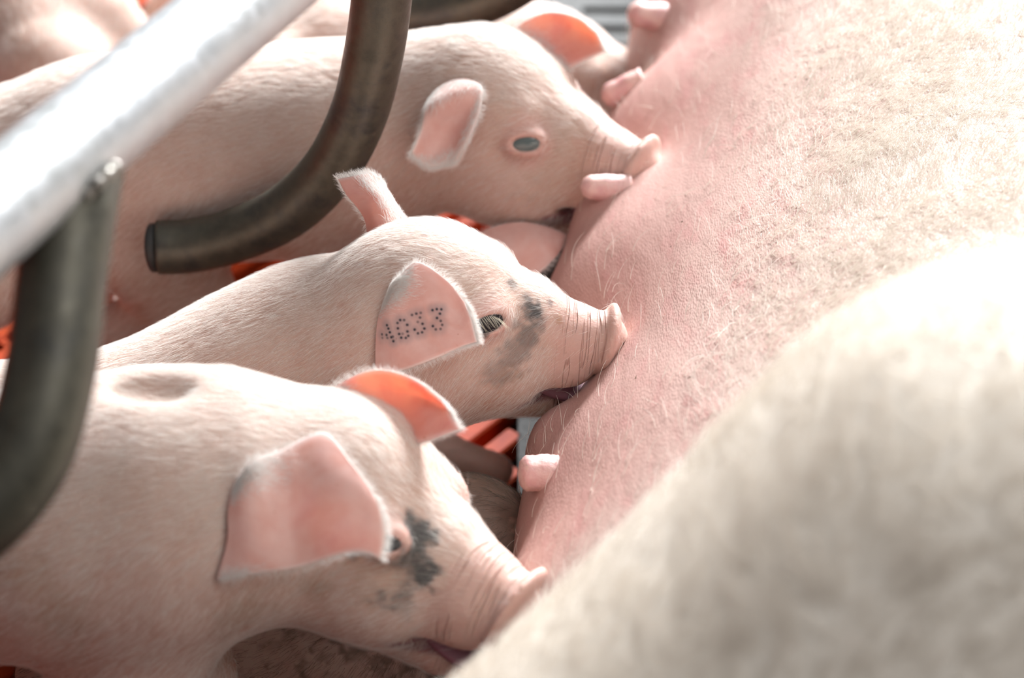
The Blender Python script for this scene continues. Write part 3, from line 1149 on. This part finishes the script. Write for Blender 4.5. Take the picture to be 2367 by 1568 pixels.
top.hooves(tf)
top.coat(45000, .0080, .000055, 41)
D = 1.500
top.ear([[(1085, 185, D - .040), (1050, 190, D - .046), (1020, 205, D - .046), (1000, 225, D - .044)],
         [(1114, 205, D - .052), (1070, 215, D - .058), (1015, 240, D - .058), (985, 255, D - .052)],
         [(1108, 262, D - .060), (1070, 262, D - .054), (1020, 285, D - .052), (970, 305, D - .056)],
         [(1085, 318, D - .066), (1050, 320, D - .052), (1005, 335, D - .050), (956, 340, D - .058)],
         [(1055, 372, D - .060), (1030, 380, D - .056), (990, 385, D - .054), (950, 358, D - .056)]],
        hairs=1500, seed=45, mat=M_EARN, clear=.004, zone=lambda u, v: np.clip((1 - sstep(.1, .35, u)) + (1 - sstep(.05, .2, v)) + sstep(.8, .95, u), 0, 1))
top.ear([[(1160, 105, D + .010), (1200, 120, D + .004), (1240, 140, D + .002), (1290, 175, D - .004)],
         [(1190, 65, D + .018), (1225, 90, D + .016), (1260, 120, D + .012), (1310, 165, D - .004)],
         [(1260, 30, D + .014), (1285, 65, D + .016), (1305, 105, D + .012), (1330, 150, D - .004)],
         [(1330, 40, D + .004), (1345, 70, D + .008), (1350, 100, D + .006), (1360, 135, D - .004)],
         [(1378, 75, D - .006), (1385, 90, D - .004), (1390, 105, D - .004), (1395, 118, D - .006)]],
        hairs=1200, seed=46, zone=lambda u, v: 1 - sstep(.2, .42, u))

# ---- fourth piglet, behind
four = Piglet('piglet', P(1235, 160, 1.76), (1.0, -.08, -.04), Z, 1.12, None,
              'blurred fourth piglet at the top, mostly hidden behind the upper piglet', 'piglets suckling in a row', vox=0.0035)
four.head(eyes=False)
q, q2 = P(950, 230, 1.78), P(660, 230, 1.78)
four.body([(four.C, .040), (P(1080, 190, 1.77), .052), (P(930, 190, 1.78), .060), (P(760, 175, 1.78), .064), (P(640, 180, 1.78), .060)])
ff = std_legs(four, [(q[0], q[1] - .03, .12), (q[0] + .02, q[1] + .03, .12)], [(q2[0], q2[1] - .03, .12), (q2[0] - .02, q2[1] + .03, .12)])
four.no_tail = True
four.build()
four.hooves(ff)
four.coat(9000, .009, .0001, 51)

# ---- two more at the back left
five = Piglet('piglet', P(105, -250, 1.96), (-.1, 1, 0), Z, 1.0, None, 'blurred white rump of a piglet at the top left corner', 'piglets in the background', vox=0.004)
five.head(eyes=False)
five.body([(five.C, .038), (P(92, -180, 1.92), .052), (P(105, -40, 1.85), .058), (P(122, 120, 1.80), .060), (P(122, 190, 1.76), .050)])
q, q2 = P(112, -120, 1.90), P(130, 130, 1.80)
ff = std_legs(five, [(q[0] - .03, q[1], .12), (q[0] + .03, q[1], .12)], [(q2[0] - .035, q2[1], .13), (q2[0] + .03, q2[1], .13)])
five.build()
five.hooves(ff)
five.coat(6000, .009, .0001, 61)
ZL = np.array([0, 0, -.028])
six = Piglet('piglet', P(530, -310, 2.02) + ZL, (.1, 1, 0), Z, 1.0, None, 'dusky pink piglet glimpsed above the rail beside the white rump', 'piglets in the background', vox=0.004)
six.head(eyes=False)
six.body([(six.C, .038), (P(530, -240, 1.99) + ZL, .050), (P(515, -120, 1.93) + ZL, .052), (P(500, -40, 1.88) + ZL, .050)])
q, q2 = P(515, -190, 1.95), P(500, -40, 1.87)
ff = std_legs(six, [(q[0] - .03, q[1], .07), (q[0] + .03, q[1], .07)], [(q2[0] - .03, q2[1], .07), (q2[0] + .03, q2[1], .07)])
six.build()
six.hooves(ff)
six.coat(2500, .009, .0001, 62)

# ---- two more lying low under the row
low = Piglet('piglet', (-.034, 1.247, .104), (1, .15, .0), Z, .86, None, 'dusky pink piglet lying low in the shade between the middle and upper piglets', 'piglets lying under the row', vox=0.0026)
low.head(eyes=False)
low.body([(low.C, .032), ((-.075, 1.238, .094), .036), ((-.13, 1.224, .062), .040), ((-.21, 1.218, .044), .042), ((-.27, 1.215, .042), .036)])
low.leg([((-.10, 1.235, .05), .02), ((-.05, 1.215, .02), .013), ((-.01, 1.205, .013), .011)])
low.build()
low.coat(6000, .007, .00007, 72, mat=hair_mat('darker_hair', (.5, .38, .32)))  # darker hair tint than on the piglets in the row
low.ear([[(1080, 585, 1.470), (1130, 610, 1.455), (1180, 640, 1.450)], [(1120, 535, 1.475), (1175, 580, 1.455), (1225, 640, 1.45)], [(1195, 515, 1.475), (1225, 565, 1.455), (1250, 630, 1.45)],
         [(1260, 525, 1.475), (1272, 560, 1.46), (1280, 600, 1.455)], [(1312, 545, 1.475), (1305, 560, 1.47), (1298, 575, 1.465)]], hairs=600, seed=75, mat=M_EARN)
dark = Piglet('piglet', P(1078, 1262, 1.322), (1, -.10, -.22), Z, .86, None, 'shaded piglet crouching beneath the nearest piglet, only its brow and back showing, coloured dark for the shadow', 'piglets lying under the row', vox=0.0026)
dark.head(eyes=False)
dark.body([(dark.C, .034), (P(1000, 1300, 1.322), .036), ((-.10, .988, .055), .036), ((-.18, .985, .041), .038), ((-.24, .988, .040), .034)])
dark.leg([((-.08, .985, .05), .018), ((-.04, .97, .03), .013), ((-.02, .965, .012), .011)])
dark.build([('b', 1080, 1200, .12, .5), ('d', 1080, 1200, .12, .6), ('d', 1150, 1260, .08, .6)])  # brown and dark blotches paint the shadow under the near piglet
dark.coat(9000, .007, .00007, 71, mat=hair_mat('shadow_darkened_hair', (.20, .145, .10)))

# ------------------------------------------------------------------ teats of the sow
sowd = {}
for (px, py, direc, ln, r0, r1) in (
        (1264, 1094, (-1.0, -.15, .10), .024, .0098, .0098),
        (1415, 435, (-1.0, -.1, .12), .030, .0088, .0074),
        (1425, 205, (-1.0, -.1, -.35), .030, .011, .0075),
        (1520, 40, (-1.0, -.1, .2), .034, .011, .009)):
    hp, hn = hit(sow_t, px, py)
    if hp is None:
        for dx in range(0, 200, 6):
            hp, hn = hit(sow_t, px + dx, py)
            if hp is not None:
                break
    d = to_px(hp)[2]
    qx, qy, _ = to_px(hp)
    print('TEAT', px, py, qx, qy, d)
    teat(qx, qy, d, direc, ln, r0, r1, sow, SB)

# ------------------------------------------------------------------ the crate: rail with hooked bars
crate = empty('farrowing_crate', P(300, 300, 1.0) * np.array([1, 1, 0]), 'galvanised crate rail with dark downward hooked steel bars in front of the piglets', 'farrowing crate')
CB = P(300, 300, 1.0) * np.array([1, 1, 0])


def rail_pt(px):
    d = 1.0 / (1.072 - 0.000262 * px)
    cy = 478 - 0.835 * px
    return P(px, cy, d)


rp = np.array([rail_pt(x) for x in np.linspace(-420, 1900, 60)])
v, f = sweep(rp, .0208, 48)
mesh_obj('rail', v, f, M_GALV, crate, base=CB)


def bar(ctrl, r, n=70, cap_in=None):
    pts = crom([P(*c) for c in ctrl], n)
    v, f = sweep(pts, r, 40)
    b = mesh_obj('hooked_bar', v, f, M_BAR, crate, base=CB)
    return pts


b1 = bar([(200, 325, .996), (170, 470, .968), (142, 650, .955), (118, 850, .945), (60, 1050, .935), (-60, 1200, .93), (-230, 1290, .93), (-420, 1320, .93)], .0180)
b2 = bar([(900, -200, 1.30), (888, -60, 1.32), (868, 100, 1.35), (830, 260, 1.39), (760, 395, 1.425), (660, 490, 1.45), (540, 545, 1.47), (440, 568, 1.48), (365, 572, 1.48)], .0168)
b3 = bar([(1400, -330, 1.56), (1340, -190, 1.59), (1240, -75, 1.62), (1130, -5, 1.645), (1020, 25, 1.66), (930, 33, 1.67), (870, 35, 1.67)], .0168)
# rubber plug in the end of the hook
v, f = sweep([P(373, 572, 1.4805), P(352, 573, 1.4815)], .0152, 32)
mesh_obj('end_cap', v, f, plain('black_plug', (0.03, 0.03, 0.03), .6), crate, base=CB)
wk = np.linspace(0, 1, 30)
wp = crom([P(95, 545, .968), P(165, 478, .953), P(225, 425, .951), P(268, 385, .960)], 30)
v, f = sweep(wp, .0026 * (1 + .25 * np.sin(wk * 40)), 12)
mesh_obj('weld', v, f, M_WELD, crate, base=CB)


# ------------------------------------------------------------------ floor
def slat_floor():
    ang = math.radians(52)
    dx, dy = math.cos(ang), math.sin(ang)
    nx_, ny_ = -dy, dx
    V, Fq = [], []
    x0, x1, y0, y1 = -1.4, 0.002, 0.25, 3.0
    for k in range(-150, 200):
        c = k * 0.0235
        cx, cy = nx_ * c - .2, ny_ * c + 1.5
        t = []
        for X in (x0, x1):
            t.append((X - cx) / dx)
        for Y in (y0, y1):
            t.append((Y - cy) / dy)
        a, b = max(min(t[0], t[1]), min(t[2], t[3])), min(max(t[0], t[1]), max(t[2], t[3]))
        if b - a < .03:
            continue
        w = .0068
        prof = [(-w, -.014), (-w, -.0015), (-w + .0015, 0), (w - .0015, 0), (w, -.0015), (w, -.014)]
        s = len(V)
        for tt in (a, b):
            for u, z in prof:
                V.append((cx + dx * tt + nx_ * u, cy + dy * tt + ny_ * u, z))
        for i in range(5):
            Fq.append((s + i, s + i + 1, s + 7 + i, s + 6 + i))
        Fq.append((s + 5, s, s + 6, s + 11))
        # cross ribs
        m = a + (.05 - a % .05)
        while m < b - .01:
            s = len(V)
            for (u0, z0) in ((w, -.002), (.0235 - w, -.002), (.0235 - w, -.014), (w, -.014)):
                V.append((cx + dx * m + nx_ * u0, cy + dy * m + ny_ * u0, z0))
                V.append((cx + dx * (m + .007) + nx_ * u0, cy + dy * (m + .007) + ny_ * u0, z0))
            Fq += [(s, s + 2, s + 3, s + 1), (s + 2, s + 4, s + 5, s + 3), (s + 6, s, s + 1, s + 7), (s, s + 6, s + 4, s + 2), (s + 1, s + 3, s + 5, s + 7)]
            m += .05
    return np.array(V), np.array(Fq)


def orange_plastic():
    m, nt, p = nodes('orange_plastic')
    n = tex_noise(nt, 60, 4, .6, objco(nt))
    c = ramp(nt, n, [(.35, (.52, .07, .015)), (.7, (.34, .04, .012))])
    L(nt, c, p.inputs['Base Color'])
    p.inputs['Roughness'].default_value = .6
    p.inputs['Specular IOR Level'].default_value = .2
    return m


def grey_metal():
    m, nt, p = nodes('cast_floor')
    n = tex_noise(nt, 45, 5, .7, objco(nt))
    c = ramp(nt, n, [(.35, (.02, .02, .018)), (.6, (.04, .039, .037)), (.75, (.10, .105, .12))])  # greys cut down to bake in floor shadow and kill window glare
    L(nt, c, p.inputs['Base Color'])
    p.inputs['Roughness'].default_value = .7
    p.inputs['Metallic'].default_value = .0
    L(nt, bump(nt, n, .5, .004), p.inputs['Normal'])
    return m


v, f = slat_floor()
fo = mesh_obj('floor', v, f, orange_plastic(), smooth=False)
fo['kind'] = 'structure'
# cast floor plate under the sow with slots
V, Fq = [], []


def boxq(x0, x1, y0, y1, z0, z1):
    s = len(V)
    for x in (x0, x1):
        for y in (y0, y1):
            for z in (z0, z1):
                V.append((x, y, z))
    for q in ((0, 1, 3, 2), (4, 6, 7, 5), (0, 4, 5, 1), (2, 3, 7, 6), (0, 2, 6, 4), (1, 5, 7, 3)):
        Fq.append(tuple(s + i for i in q))


boxq(.004, .060, .2, 3.4, -.02, 0)
boxq(1.0, 1.4, .2, 3.4, -.02, 0)
y = .2
while y < 3.4:
    boxq(.060, 1.0, y, y + .022, -.02, 0)
    y += .034
fp = mesh_obj('floor', np.array(V), np.array(Fq), grey_metal(), smooth=False)
fp['kind'] = 'structure'
V, Fq = [], []
boxq(-1.6, 1.6, .1, 3.6, -.24, -.2)
pit = mesh_obj('floor', np.array(V), np.array(Fq), plain('dark_pit', (.02, .012, .01), .8), smooth=False)
pit['kind'] = 'structure'
